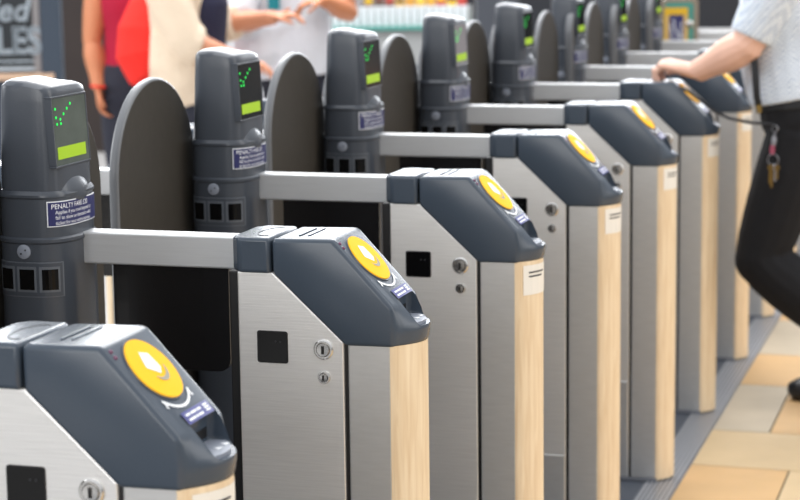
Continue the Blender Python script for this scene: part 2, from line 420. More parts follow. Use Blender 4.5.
    def patch(bm, th0, th1, z0, z1, a, b, n, h, mi=0, k=10, back=.004):
        F = [[bm.verts.new(sp(lerp(th0, th1, i/k), z, a, b, n, h)) for i in range(k+1)] for z in (z0, z1)]
        B = [[bm.verts.new(sp(lerp(th0, th1, i/k), z, a, b, n, h-back)) for i in range(k+1)] for z in (z0, z1)]
        for i in range(k):
            bm.faces.new((F[0][i], F[0][i+1], F[1][i+1], F[1][i])).material_index = mi
            bm.faces.new((F[0][i], B[0][i], B[0][i+1], F[0][i+1])).material_index = mi
            bm.faces.new((F[1][i], F[1][i+1], B[1][i+1], B[1][i])).material_index = mi
        for i in (0, k): bm.faces.new((F[0][i], F[1][i], B[1][i], B[0][i])).material_index = mi
    # screen on the +X face
    ya, yb = TY-.069, TY+.053
    def sc(y, z, h=0): # screen plane leans with the taper
        return Vector((TX+.0542-(z-1.16)*.05+h, y, z))
    def quad(bm, y0, y1, z0, z1, h, mi=0, inset=0):
        bm.faces.new([bm.verts.new(sc(*p, h)) for p in ((y0, z0), (y1, z0), (y1, z1), (y0, z1))]).material_index = mi
    def slabyz(bm, y0, y1, z0, z1, h0, h1, mi=0):
        loops(bm, [[sc(y, z, h) for y, z in ((y0, z0), (y1, z0), (y1, z1), (y0, z1))] for h in (h0, h1)], True, mi)
    bm = bmesh.new(); w = .0035
    slabyz(bm, ya-w, yb+w, 1.1545, 1.158, -.012, .0014); slabyz(bm, ya-w, yb+w, 1.268, 1.2715, -.012, .0014)
    slabyz(bm, ya-w, ya, 1.158, 1.268, -.012, .0014); slabyz(bm, yb, yb+w, 1.158, 1.268, -.012, .0014)
    obj('screen_frame', bm, M['tower'], tw, smooth=False, bevel=.001)
    bm = bmesh.new(); slabyz(bm, ya, yb, 1.158, 1.268, -.012, .0004)
    s_ = obj('screen', bm, M['screen'], tw, smooth=False); s_['label'] = 'small status screen'
    bm = bmesh.new(); slabyz(bm, ya+.008, yb-.012, 1.168, 1.188, .0004, .0010)
    obj('status_bar', bm, M['lime'], tw, smooth=False)
    bm = bmesh.new()
    for (y, z) in ((.012, 1.226), (.025, 1.233), (.038, 1.241), (.051, 1.249), (.064, 1.256), (.010, 1.237), (.009, 1.251), (.026, 1.226)):
        lathe(bm, sc(ya+y, z, .0008), (1, 0, 0), [(.0024, 0), (.0024, .0008), (.0005, .001)], 8)
    obj('green_arrow', bm, M['led'], tw)
    # scanner cowl: rounded brow under the screen
    bm = bmesh.new()
    ball(bm, (TX+.043, TY-.004, 1.104), (.024, .060, .036), 24)
    obj('scanner_cowl', bm, M['tower'], tw)
    # penalty-fare notice wrapped round the collar
    la, lb, ln = .0642, .0832, 3.05
    bm = bmesh.new(); patch(bm, -1.12, .80, 1.0585, 1.1005, la, lb, ln, .0014, 1, 20); patch(bm, -1.10, .78, 1.0600, 1.0990, la, lb, ln, .0019, 0, 20)
    lab = obj('penalty_notice', bm, [M['navy'], M['white']], tw, smooth=False); lab['label'] = 'navy notice with white border and white text'
    # arc-length lookup so the lettering is not stretched
    ths = [-1.085+1.85*i/200 for i in range(201)]; P = [sp(t, 0, la, lb, ln, .0024) for t in ths]; L = [0]
    for p, q2 in zip(P, P[1:]): L.append(L[-1]+(q2-p).length)
    def onlab(x, y):
        i = max(0, min(199, next((k for k in range(200) if L[k+1] >= x), 199))); f = (x-L[i])/(L[i+1]-L[i])
        return sp(lerp(ths[i], ths[i+1], f), y, la, lb, ln, .0024)
    bm = bmesh.new()
    for k, (tx, s0) in enumerate((('PENALTY FARE \u00a320', .0115), ('Applies if you travel beyond or', .0088), ('fail to show on demand a valid', .0088), ('ticket for your entire journey.', .0088))):
        text_bm(tx, s0, lambda x, y, k=k: onlab(x*(.98 if not k else .92)+.004+(.007 if k else .0), y+1.0882-k*.0088), 0, 0, bm)
    obj('notice_text', bm, M['white'], lab, smooth=False)
    # bank of three little windows and round screw below, on the near side
    a, b, n = .0672, .0862, 2.9
    t0, t1 = -2.25, -.86
    bm = bmesh.new(); patch(bm, t0-.03, t1+.03, .9425, .1e1+.0005, a, b, n, .0006, 1, 20); patch(bm, t0, t1, .944, .999, a, b, n, .0010, 0, 20)
    bank = obj('window_bank', bm, [M['tower'], M['towerseam']], tw)
    for k in range(3):
        c0 = lerp(t0, t1, .04+k*.32); c1 = lerp(t0, t1, .04+k*.32+.28)
        bm = bmesh.new(); patch(bm, c0, c1, .951, .993, a, b, n, .0018, 0, 5); patch(bm, lerp(c0, c1, .14), lerp(c0, c1, .90), .955, .989, a, b, n, .0026, 1, 5)
        obj('sensor_window', bm, [M['towerseam'], M['gloss']], bank, smooth=False)
    pc = sp(-1.60, 1.018, a, b, n, 0); dn = (pc-Vector((TX, TY, 1.018))).normalized()
    bm = bmesh.new(); lathe(bm, pc-dn*.002, dn, [(.012, 0), (.012, .0035), (.010, .0045), (.0005, .0048)], 20)
    scw = obj('round_bolt', bm, M['tray'], tw)
    bm = bmesh.new()
    for s in (-1, 1): ball(bm, pc+dn*.003+Vector((.004*s, 0, .003*s)), .0016, 8)
    obj('bolt_hole', bm, M['keyhole'], scw)
    # --- two paddles, one to each side of the tower
    # --- the same rail, cabinet and hood again on the concourse side of the tower, mirrored
    for nm in ('hand_rail', 'cabinet_body', 'front_post', 'end_panel', 'reader_hood', 'rear_cap', 'smoked_panel', 'cable_channel', 'base_plate'):
        src = next(c for c in children(g) if c.name.split('.')[0] == nm)
        c = src.copy(); C.objects.link(c); c.parent = g; c.scale.x = -1; c.location.x = 2*TX
    paddle(g, .100, .445); paddle(g, .512-PITCH, .074)
    return g

proto = make_gate()
def copy_tree(o, parent=None, skip=()):
    c = o.copy(); C.objects.link(c)
    if parent: c.parent = parent
    for ch in children(o):
        if ch.name.split('.')[0] not in skip: copy_tree(ch, c, skip)
    return c
labels = {
 -1: 'closest ticket gate, blurred in the foreground, only its grey hood and yellow reader in view',
 0: 'sharply focused ticket gate without a white sticker, next behind the closest blurred gate',
 1: 'ticket gate with a white sticker, next behind the sharply focused gate, third from the foreground',
 2: 'fourth ticket gate from the foreground, two before the gate under the hand',
 3: 'ticket gate directly in front of the one the man leans his hand on',
 4: 'ticket gate with the hand of the man in the checked shirt resting on its hood',
 5: 'ticket gate half hidden by the forearm of the leaning man, next beyond his hand',
 6: 'ticket gate two beyond the one under the hand, mostly hidden behind the leaning man',
 7: 'far ticket gate whose rail passes just in front of the poster board',
 8: 'far ticket gate standing right behind the poster board',
}
gates = {}
for n in list(range(-1, 9)):
    if n == 1: o = proto
    else: o = copy_tree(proto, None, ('sticker',) if n in (0,) else (('gate_paddle',) if n >= 5 else ()))
    if 5 <= n < 8: paddle(o, -.37, -.03, -.655, -.637); paddle(o, -.022, .150, -.617, -.590)   # these gates stand open, leaves drawn in
    o.location = (0, PITCH*n-(.018 if n < 0 else 0), 0); gates[n] = o
    tag(o, labels[n], 'ticket gate', 'ticket gates in the row')
def find(o, nm):
    for c in children(o):
        if c.name.split('.')[0] == nm: return c
        r = find(c, nm)
        if r: return r
def set_mat(o, i, m): o.material_slots[i].link = 'OBJECT'; o.material_slots[i].material = m
set_mat(find(gates[3], 'screen'), 0, M['paleglass']); set_mat(find(gates[0], 'screen'), 0, M['greyglass'])

# ------------------------------------------------------------------ people
def v(*a): return Vector(a)
def hand(bm, wrist, d, palm_n, size=1., curl=.5, thumb_side=1, spread=.05):
    """hand as palm + four unequal fingers + thumb; d = wrist to knuckles, palm_n = way the palm faces"""
    d = Vector(d).normalized(); pn = Vector(palm_n); pn = (pn-d*pn.dot(d)).normalized(); sd = d.cross(pn)*thumb_side
    w = Vector(wrist); s = size
    tube(bm, [w-d*.02, w+d*.015*s, w+d*.05*s, w+d*.085*s, w+d*.098*s], [(.026*s, .02*s), (.030*s, .019*s), (.040*s, .017*s), (.042*s, .0155*s), (.036*s, .010*s)], 12, side=sd)
    for k, (off, ln, r) in enumerate(((.031, .072, .0092), (.0105, .082, .0096), (-.0105, .076, .0092), (-.030, .060, .0083))):
        p = w+d*(.084 if k < 3 else .077)*s+sd*off*s; dd = (d+sd*off*spread*20/1.6).normalized(); pts = [p-dd*.02*s, p]; ang = 0
        for fr, ca in ((.45, .55), (.32, .9), (.23, .6)):
            ang += curl*ca*1.25
            p = p+(dd*math.cos(ang)+pn*math.sin(ang))*ln*fr*s; pts.append(p)
        tube(bm, pts, [r*s, r*1.05*s, r*s, r*.92*s, r*.72*s], 8, side=sd)
        ball(bm, pts[-1], r*.72*s, 8)
    p = w+d*.022*s+sd*.026*s
    a1 = (d*.62+sd*.75+pn*.28).normalized(); a2 = (d*.92+sd*.25+pn*.4).normalized(); a3 = (d*.9-sd*.08+pn*.5).normalized()
    q1 = p+a1*.040*s; q2 = q1+a2*.032*s; q3 = q2+a3*.024*s
    tube(bm, [p-a1*.015*s, p, q1, q2, q3], [.014*s, .0155*s, .0115*s, .0105*s, .0082*s], 8, side=pn); ball(bm, q3, .0082*s, 8)
def merged(name, bm, m, parent, voxel=.007, smooth=3):
    o = obj(name, bm, m, parent, smooth=False)
    r = o.modifiers.new('r', 'REMESH'); r.mode = 'VOXEL'; r.voxel_size = voxel; r.use_smooth_shade = True
    if smooth:
        sm = o.modifiers.new('s', 'SMOOTH'); sm.iterations = smooth; sm.factor = .5
    bake(o)
    for p in o.data.polygons: p.use_smooth = True
    return o
def seg_pts(a, b, n): return [a.lerp(b, i/n) for i in range(n+1)]
def limb(bm, a, b, c, r, side, grow=0., t0=0., t1=2.):
    """two-bone limb a-b-c, radii r=(ra, rb, rc) with a swell; cut to the parameter range t0..t1 (0..2)"""
    def P(t): return a.lerp(b, t) if t <= 1 else b.lerp(c, t-1)
    def Rr(t):
        if t <= 1: return lerp(r[0], r[1], t)+.010*math.sin(PI*t)*.6
        return lerp(r[1], r[2], t-1)+.012*math.sin(PI*min(1, (t-1)*1.5))*.7
    n = 14; ts = [lerp(t0, t1, i/n) for i in range(n+1)]
    tube(bm, [P(t) for t in ts], [Rr(t)+grow for t in ts], 14, side=side)
def torso(bm, J, lat, secs, grow=0., f0=0., f1=1.):
    """secs: list of (f, half width, half depth); f 0 at crotch, 1 at neck; spine through J['spine']"""
    sp_ = J['spine']
    def P(f):
        x = f*(len(sp_)-1); i = min(int(x), len(sp_)-2); return sp_[i].lerp(sp_[i+1], x-i)
    def R2(f):
        for (fa, wa, da), (fb, wb, db) in zip(secs, secs[1:]):
            if f <= fb: t = (f-fa)/(fb-fa); t = t*t*(3-2*t); return lerp(wa, wb, t)+grow, lerp(da, db, t)+grow
        return secs[-1][1]+grow, secs[-1][2]+grow
    n = 18; fs = [lerp(f0, f1, i/n) for i in range(n+1)]
    tube(bm, [P(f) for f in fs], [R2(f) for f in fs], 22, side=lat)
def head(bm, J, lat, fwd, s=1.):
    h = J['head']; up = (h-J['neck']).normalized(); up = (up*.4+v(0, 0, 1)*.6).normalized(); f = Vector(fwd); f = (f-up*f.dot(up)).normalized(); l = up.cross(f)
    rot = Matrix((l, f, up)).transposed()
    tube(bm, [J['neck']-up*.06, J['neck'], J['neck'].lerp(h, .55)], [.062*s, .058*s, .056*s], 14, side=l)
    ball(bm, h+up*.03-f*.008, (.074*s, .093*s, .096*s), 18, rot); ball(bm, h-up*.048+f*.022, (.054*s, .062*s, .062*s), 16, rot)
    ball(bm, h-up*.095+f*.062, (.022, .018, .018), 10, rot)
    tube(bm, [h+up*.022+f*.082, h-up*.004+f*.098, h-up*.022+f*.106, h-up*.03+f*.088], [.009, .011, .014, .010], 10, side=l)
    for sg in (-1, 1):
        ball(bm, h+l*sg*.076-up*.002-f*.004, (.012, .022, .033), 10, rot)
        ball(bm, h+l*sg*.034+up*.034+f*.078, (.024, .012, .008), 10, rot)
    ball(bm, h-up*.053+f*.080, (.024, .012, .006), 10, rot); ball(bm, h-up*.064+f*.079, (.020, .012, .007), 10, rot)
    return h, up, f, l, rot
def foot(bm, ank, toe, g=0.):
    d = (toe-ank); fl = v(d.x, d.y, 0).normalized(); 
    heel = ank-fl*.055+v(0, 0, -.04)
    mid = ank.lerp(toe, .5)+v(0, 0, -.004)
    tube(bm, [heel-fl*.012, heel, ank.lerp(heel, .4)+fl*.03+v(0,0,-.008), mid, toe-fl*.035, toe], [(a+g, b+g*.9) for a, b in ((.026, .022), (.036, .038), (.040, .045), (.046, .034), (.046, .026), (.026, .014))], 12, side=fl.cross(v(0, 0, 1)))
def person(name, label, J, lat, fwd, skin, hairm, secs, arm=(.052, .042, .029), leg=(.086, .056, .038), hands=None, vox=.006, hsize=1.):
    root = empty(name, J['base']); tag(root, label, 'person')
    inv = Matrix.Translation(-Vector(J['base']))
    lat = Vector(lat)
    bm = bmesh.new()
    torso(bm, J, lat, secs)
    for s in 'LR':
        limb(bm, J['sh'+s], J['el'+s], J['wr'+s], arm, (0, 0, 1)); ball(bm, J['sh'+s], arm[0]*1.12, 14); ball(bm, J['el'+s], arm[1]*1.0, 10)
        limb(bm, J['hip'+s], J['kn'+s], J['an'+s], leg, lat); foot(bm, J['an'+s], J['toe'+s])
        tube(bm, [J['sh'+s], J['sh'+s].lerp(J['neck'], .5)+v(0, 0, .02), J['neck']+v(0, 0, .0)], [arm[0]*1.05, .06, .055], 12, side=fwd)
        d, pn, curl, ts = hands[s]; hand(bm, J['wr'+s], d, pn, hsize, curl, ts)
    hd = head(bm, J, lat, fwd)
    bmesh.ops.transform(bm, matrix=inv, verts=bm.verts)
    body = merged('body', bm, skin, root, vox, 3)
    h, up, f, l, rot = hd
    bm = bmesh.new(); ball(bm, h+up*.046-f*.022, (.081, .092, .092), 18, rot); ball(bm, h-f*.045+up*.0, (.072, .060, .085), 16, rot)
    for k in range(6): ball(bm, h+up*.10+l*(.05*math.cos(k))+f*(.05*math.sin(k*1.7)), .034, 10)
    bmesh.ops.transform(bm, matrix=inv, verts=bm.verts); merged('hair', bm, hairm, root, .008, 2)
    for sg in (-1, 1):
        bm = bmesh.new(); ball(bm, h+l*sg*.034+up*.021+f*.0785, .0105, 10); bmesh.ops.transform(bm, matrix=inv, verts=bm.verts); ey = obj('eye', bm, M['eye'], root)
        bm = bmesh.new(); ball(bm, h+l*sg*.034+up*.021+f*.086, .0055, 8); bmesh.ops.transform(bm, matrix=inv, verts=bm.verts); obj('iris', bm, M['keyhole'], ey)
    def garment(nm, fill, m, vox=.008, sm=3, lab=None):
        bm = bmesh.new(); fill(bm); bmesh.ops.transform(bm, matrix=inv, verts=bm.verts); o = merged(nm, bm, m, root, vox, sm)
        if lab: o['label'] = lab
        return o
    return root, garment
SECS_M = [(0, .13, .10), (.12, .175, .125), (.30, .168, .128), (.45, .160, .130), (.62, .178, .130), (.80, .188, .115), (.92, .13, .085), (1, .065, .062)]
SECS_F = [(0, .12, .10), (.13, .172, .120), (.33, .140, .105), (.45, .138, .105), (.62, .155, .125), (.80, .165, .105), (.92, .11, .075), (1, .055, .055)]

# --- the man leaning on the sixth gate, facing the concourse (-X)
J = dict(base=(.32, 3.48, 0), spine=[v(.300, 3.46, .86), v(.285, 3.46, .98), v(.255, 3.46, 1.12), v(.235, 3.46, 1.28), v(.225, 3.46, 1.40), v(.20, 3.46, 1.50)],
         neck=v(.195, 3.46, 1.51), head=v(.125, 3.46, 1.64),
         shL=v(.240, 3.285, 1.415), elL=v(.128, 3.262, 1.172), wrL=v(-.034, 3.335, 1.086),
         shR=v(.245, 3.645, 1.42), elR=v(.36, 3.70, 1.15), wrR=v(.33, 3.665, .92),
         hipL=v(.285, 3.375, .89), knL=v(.170, 3.35, .495), anL=v(.500, 3.365, .225), toeL=v(.455, 3.365, .045),
         hipR=v(.30, 3.555, .89), knR=v(.405, 3.56, .49), anR=v(.430, 3.575, .085), toeR=v(.252, 3.580, .022))
man, gar = person('person', 'man in checked short sleeved shirt and black trousers leaning one hand on a gate', J, (0, 1, 0), (-1, 0, -.1), M['skin'], M['hairgrey'], SECS_M,
                  arm=(.060, .053, .036), leg=(.088, .060, .042),
                  hands={'L': ((-.95, .18, .20), (-.05, .1, -1), 1.0, -1), 'R': ((-.15, 0, -1), (0, -1, 0), .4, 1)}, vox=.0045, hsize=1.22)
def fill(bm):
    torso(bm, J, v(0, 1, 0), [(a, w_+(.018 if a < .5 else .008), d_+(.03 if .2 < a < .5 else .012)) for a, w_, d_ in SECS_M], .012, .235, .97)
    for s in 'LR':
        limb(bm, J['sh'+s], J['el'+s], J['wr'+s], (.072, .058, .05), (0, 0, 1), .006, 0, .90); ball(bm, J['sh'+s], .074, 14)
        tube(bm, [J['sh'+s], J['sh'+s].lerp(J['neck'], .5)+v(0, 0, .02), J['neck']+v(0, 0, -.01)], [.072, .07, .06], 12, side=(-1, 0, 0))
gar('shirt', fill, M['shirt'], .006, 3, 'pale blue and white checked short sleeved shirt')
def fill(bm):
    torso(bm, J, v(0, 1, 0), SECS_M, .014, 0, .27)
    for s in 'LR':
        limb(bm, J['hip'+s], J['kn'+s], J['an'+s], (.098, .078, .066), (0, 1, 0), .008, 0, 1.93); ball(bm, J['kn'+s], .082, 14); ball(bm, J['hip'+s], .10, 14)
gar('trousers', fill, M['trouser'], .008, 4, 'black trousers')
for s in 'LR':
    def fill(bm):
        a, t = J['an'+s], J['toe'+s]; d = (t-a); fl = v(d.x, d.y, 0).normalized()
        if s == 'R':
            foot(bm, a, t, .010)
            tube(bm, [a-fl*.085+v(0, 0, -.045), a-fl*.06+v(0, 0, -.035), a+v(0, 0, -.03), a+fl*.09+v(0, 0, -.04), t-fl*.02+v(0, 0, .012), t+fl*.012+v(0, 0, .010)], [(.03, .03), (.042, .048), (.046, .055), (.052, .045), (.048, .034), (.026, .018)], 14, side=fl.cross(v(0, 0, 1)))
        else:
            foot(bm, a, t, .013); tube(bm, [a+v(.05, 0, .02), a, a.lerp(t, .5), t, t+v(-.03, 0, -.012)], [.045, .05, (.05, .042), (.052, .034), (.03, .018)], 12, side=(0, 1, 0))
    gar('shoe', fill, M['shoe'], .006, 3)
def flat_strap(bm, pts, w, th, side):
    tube(bm, pts, [(w, th)]*len(pts), 8, side=side)
def pobj(nm, bm, m, root):
    bmesh.ops.transform(bm, matrix=Matrix.Translation(-Vector(root.location)), verts=bm.verts); return obj(nm, bm, m, root)
bm = bmesh.new(); flat_strap(bm, [v(.150, 3.262, 1.165), v(.155, 3.245, 1.12), v(.160, 3.240, 1.07), v(.163, 3.245, 1.02), v(.168, 3.262, .985)], .011, .002, (1, 0, 0)); pobj('shirt_strap', bm, M['strap'], man)
bm = bmesh.new()
tube(bm, [(.168, 3.258, .990), (.170, 3.255, .965)], [(.010, .005), (.008, .005)], 8, side=(1, 0, 0)); pobj('strap_clip', bm, M['brass'], man)
def fill(bm): torso(bm, J, v(0, 1, 0), SECS_M, .020, .19, .25)
gar('belt', fill, M['strap'], .007, 2)
# key lanyard: cord from the hand to the belt, then clips, ring and keys hanging from the hip
kl = empty('key_lanyard', (.215, 3.262, .93)); tag(kl, 'bunch of keys hanging from the belt of the leaning man on a black cord', 'keys')
bm = bmesh.new(); tube(bm, [(-.075, 3.270, 1.040), (-.045, 3.262, 1.030), (-.01, 3.258, 1.002), (.03, 3.25, .972), (.08, 3.245, .950), (.14, 3.242, .938), (.20, 3.245, .933), (.218, 3.252, .930)], .0048, 8); pobj('cord', bm, M['strap'], kl)
def torus(bm, c, R, r, ax, n=18, m=6):
    ax = Vector(ax).normalized(); t = v(0, 0, 1) if abs(ax.z) < .9 else v(1, 0, 0); a = ax.cross(t).normalized(); b = ax.cross(a)
    rings = []
    for i in range(n+1):
        th = 2*PI*i/n; e = a*math.cos(th)+b*math.sin(th)
        rings.append([Vector(c)+e*(R+r*math.cos(2*PI*k/m))+ax*r*math.sin(2*PI*k/m) for k in range(m)])
    loops(bm, rings, False)
def kobj(nm, bm, m, root):
    for q in bm.verts: q.co = Vector((.219, 3.245, .93))+(q.co-Vector((.219, 3.245, .93)))*.78
    return pobj(nm, bm, m, root)
bm = bmesh.new(); torus(bm, (.220, 3.245, .917), .012, .003, (.3, 1, 0)); tube(bm, [(.220, 3.245, .905), (.219, 3.243, .885)], .006, 8); kobj('snap_clip', bm, M['keysteel'], kl)
bm = bmesh.new(); tube(bm, [(.219, 3.243, .885), (.217, 3.240, .868), (.216, 3.238, .85)], [(.008, .004), (.011, .005), (.008, .004)], 8, side=(1, 0, 0)); kobj('belt_hook', bm, M['keysteel'], kl)
bm = bmesh.new(); tube(bm, [(.213, 3.236, .852), (.212, 3.234, .836), (.212, 3.234, .818)], [(.008, .004), (.010, .004), (.008, .004)], 8, side=(1, 0, 0)); kobj('tag', bm, M['pinktag'], kl)
bm = bmesh.new(); torus(bm, (.216, 3.235, .795), .022, .0025, (.2, 1, 0)); kobj('key_ring', bm, M['keysteel'], kl)
for k, (dx, ln, m_) in enumerate(((-.010, .065, 'brass'), (-.003, .080, 'brass'), (.010, .055, 'keysteel'), (.018, .045, 'brass'))):
    bm = bmesh.new(); x = .216+dx; y = 3.232-.002*k
    lathe(bm, (x, y, .765), (.1, 1, 0), [(.011, -.001), (.011, .001)], 14); box(bm, x-.004, x+.004, y-.001, y+.001, .765-ln, .757)
    for j in range(4): box(bm, x-.006, x-.004, y-.001, y+.001, .765-ln+.006+j*.008, .765-ln+.010+j*.008)
    kobj('key', bm, M[m_], kl)

# --- people in the concourse.  q(px-free local frame): x across, y away, z up, turned with the concourse
YAW = .29817
RX = Vector((math.cos(YAW), math.sin(YAW), 0)); FW = Vector((-math.sin(YAW), math.cos(YAW), 0)); CAM = Vector((.9108, -2.9226, 1.5305))
def W_(x, d, z): return Vector((CAM.x, CAM.y, 0))+RX*x+FW*d+Vector((0, 0, z))

W0 = W_
def farther(e):
    def f(x, d, z):
        k = (d+e)/d; return W0(x*k, d+e, z-(1.5305-z)*(k-1)*min(1, z/.8))
    return f
W_ = farther(.55)
# woman in red top, seen from behind, red bag at her side
D = 9.0
J = dict(base=W_(-1.17, D, 0), spine=[W_(-1.17, D, z) for z in (.80, .92, 1.06, 1.22, 1.34, 1.43)], neck=W_(-1.17, D, 1.44), head=W_(-1.17, D+.03, 1.57),
         shL=W_(-1.335, D, 1.33), elL=W_(-1.365, D-.01, 1.06), wrL=W_(-1.335, D-.06, .855), shR=W_(-1.01, D, 1.33), elR=W_(-.95, D+.06, 1.07), wrR=W_(-1.0, D+.25, .95),
         hipL=W_(-1.25, D, .82), hipR=W_(-1.09, D, .82), knL=W_(-1.25, D, .46), knR=W_(-1.09, D+.02, .46), anL=W_(-1.25, D+.03, .08), anR=W_(-1.09, D+.03, .08), toeL=W_(-1.27, D-.13, .03), toeR=W_(-1.07, D-.13, .03))
r1, gar = person('person', 'woman in a crimson top with a bare arm hanging, red bag at her side', J, RX, -FW, M['skin2'], M['hair'], SECS_F, arm=(.054, .046, .036), leg=(.08, .055, .037),
                 hands={'L': ((.12, -.1, -1), (1, .2, 0), .5, 1), 'R': ((0, 1, 0), (0, 0, -1), .5, 1)}, vox=.007)
def fill(bm):
    torso(bm, J, RX, SECS_F, .012, .22, .93)
    for s in 'LR': limb(bm, J['sh'+s], J['el'+s], J['wr'+s], (.062, .06, .05), (0, 0, 1), .006, 0, .12)
gar('top', fill, M['red'], .008, 3, 'crimson sleeveless top')
def fill(bm):
    torso(bm, J, RX, SECS_F, .014, 0, .26)
    for s in 'LR': limb(bm, J['hip'+s], J['kn'+s], J['an'+s], (.092, .07, .056), RX, .006, 0, 1.95)
gar('trousers', fill, M['jeans'], .009, 3, 'dark trousers')
for s in 'LR':
    def fill(bm): foot(bm, J['an'+s], J['toe'+s], .013); tube(bm, [J['an'+s]+v(0, 0, -.03), J['toe'+s]], [(.05, .05), (.045, .03)], 10, side=RX)
    gar('shoe', fill, M['shoe'], .009, 2)
bm = bmesh.new(); torus(bm, J['wrL']+v(0, 0, .01), .037, .006, (0.1, 0, 1)); 
bmesh.ops.transform(bm, matrix=Matrix.Translation(-Vector(J['base'])), verts=bm.verts); w = obj('wristband', bm, M['bagred'], r1); w['label'] = 'red wristband'
# the bag
bag = empty('shoulder_bag', W_(-1.19, D-.22, .90)); tag(bag, 'bulging red nylon shoulder bag between the red top and the tan cardigan', 'bag')
def badd(nm, fill, m, vox=.008):
    bm = bmesh.new(); fill(bm); bmesh.ops.transform(bm, matrix=Matrix.Translation(-bag.location), verts=bm.verts)
    return merged(nm, bm, m, bag, vox, 3)
def fill(bm):
    tube(bm, [W_(-1.06, D-.20, 1.31), W_(-1.09, D-.22, 1.22), W_(-1.115, D-.24, 1.12), W_(-1.115, D-.25, 1.02), W_(-1.08, D-.25, .95), W_(-1.03, D-.24, .895), W_(-1.00, D-.23, .88)],
         [(.05, .05), (.085, .07), (.11, .10), (.125, .12), (.12, .115), (.08, .08), (.03, .03)], 18, side=RX)
badd('bag_body', fill, M['bagred'])
def fill(bm): tube(bm, [W_(-1.10, D-.21, 1.28), W_(-1.06, D-.16, 1.36), W_(-1.03, D-.06, 1.41), W_(-1.02, D+.06, 1.385)], [(.018, .008)]*4, 8, side=RX)
badd('bag_strap', fill, M['bagred'], .005)

W_ = W0
# woman in tan cardigan, turned to her companion (facing +x of the concourse frame)
D = 8.85
J = dict(base=W_(-.93, D, 0), spine=[W_(-.92, D, .84), W_(-.92, D, .95), W_(-.92, D, 1.08), W_(-.93, D, 1.23), W_(-.93, D, 1.37), W_(-.92, D, 1.46)], neck=W_(-.92, D, 1.47), head=W_(-.88, D, 1.60),
         shL=W_(-.93, D+.17, 1.37), elL=W_(-.84, D+.22, 1.12), wrL=W_(-.56, D+.10, 1.16), shR=W_(-1.03, D-.17, 1.36), elR=W_(-.90, D-.24, 1.075), wrR=W_(-.665, D-.18, .985),
         hipL=W_(-.92, D+.09, .85), hipR=W_(-.92, D-.09, .85), knL=W_(-.88, D+.09, .48), knR=W_(-.90, D-.09, .48), anL=W_(-.92, D+.09, .08), anR=W_(-.94, D-.09, .08), toeL=W_(-.76, D+.10, .03), toeR=W_(-.78, D-.10, .03))
r2, gar = person('person', 'woman in a tan cardigan over a navy top reaching toward a shared phone', J, FW, RX, M['skin3'], M['hair'], SECS_F, arm=(.05, .042, .032), leg=(.08, .055, .037),
                 hands={'L': (RX+v(0, 0, .10), (0, 0, -1), .45, -1), 'R': (RX+v(0, 0, -.25), (0, 0, -1), .5, 1)}, vox=.007)
def fill(bm):
    torso(bm, J, FW, [(a, w_, d_+(.03 if a < .5 else .01)) for a, w_, d_ in SECS_F], .028, -.02, .95)
    for s, t1 in (('L', 1.42), ('R', 1.22)):
        limb(bm, J['sh'+s], J['el'+s], J['wr'+s], (.08, .074, .05), (0, 0, 1), .008, 0, t1); ball(bm, J['sh'+s], .078, 12); ball(bm, J['el'+s], .074, 12)
    tube(bm, [W_(-.93, D-.05, 1.10), W_(-.94, D-.06, .95), W_(-.93, D-.08, .86), W_(-.91, D-.09, .78)], [(.17, .15), (.18, .15), (.16, .13), (.11, .11)], 18, side=FW)
gar('cardigan', fill, M['tan'], .010, 4, 'tan knitted cardigan')
def fill(bm): tube(bm, [W_(-.845, D-.03, .92), W_(-.84, D-.03, 1.08), W_(-.835, D-.03, 1.22), W_(-.86, D-.02, 1.36)], [(.13, .085), (.13, .09), (.13, .10), (.10, .08)], 18, side=FW)
gar('navy_top', fill, M['navycloth'], .009, 3, 'navy blue top')
def fill(bm):
    torso(bm, J, FW, SECS_F, .012, 0, .26)
    for s in 'LR': limb(bm, J['hip'+s], J['kn'+s], J['an'+s], (.09, .07, .056), FW, .006, 0, 1.95)
gar('trousers', fill, M['jeans'], .009, 3, 'dark trousers')
for s in 'LR':
    def fill(bm): foot(bm, J['an'+s], J['toe'+s], .013); tube(bm, [J['an'+s]+v(0, 0, -.03), J['toe'+s]], [(.05, .05), (.045, .03)], 10, side=FW)
    gar('shoe', fill, M['shoe'], .009, 2)

W_ = farther(.35)
# companion in white shirt, facing the camera side and the woman
D = 9.35
J = dict(base=W_(-.50, D, 0), spine=[W_(-.48, D, .80), W_(-.49, D, .92), W_(-.50, D, 1.08), W_(-.50, D, 1.25), W_(-.50, D, 1.40), W_(-.50, D, 1.49)], neck=W_(-.50, D, 1.50), head=W_(-.51, D-.04, 1.62),
         shL=W_(-.31, D-.04, 1.40), elL=W_(-.22, D-.22, 1.17), wrL=W_(-.325, D-.44, 1.235), shR=W_(-.70, D-.03, 1.39), elR=W_(-.73, D-.22, 1.13), wrR=W_(-.545, D-.46, 1.16),
         hipL=W_(-.36, D, .85), hipR=W_(-.54, D, .85), knL=W_(-.35, D-.02, .48), knR=W_(-.50, D-.02, .48), anL=W_(-.35, D+.03, .08), anR=W_(-.50, D+.03, .08), toeL=W_(-.34, D-.14, .03), toeR=W_(-.52, D-.14, .03))
r3, gar = person('person', 'person in a loose white shirt with a teal tie holding out a phone', J, RX, -FW, M['skin2'], M['hair'], SECS_M, arm=(.052, .046, .034), leg=(.086, .056, .04),
                 hands={'L': ((-RX-FW*.3+v(0, 0, -.2)), (0, 0, -1), .5, 1), 'R': ((RX-FW*.2+v(0, 0, .1)), (0, 0, 1), .5, 1)}, vox=.007)
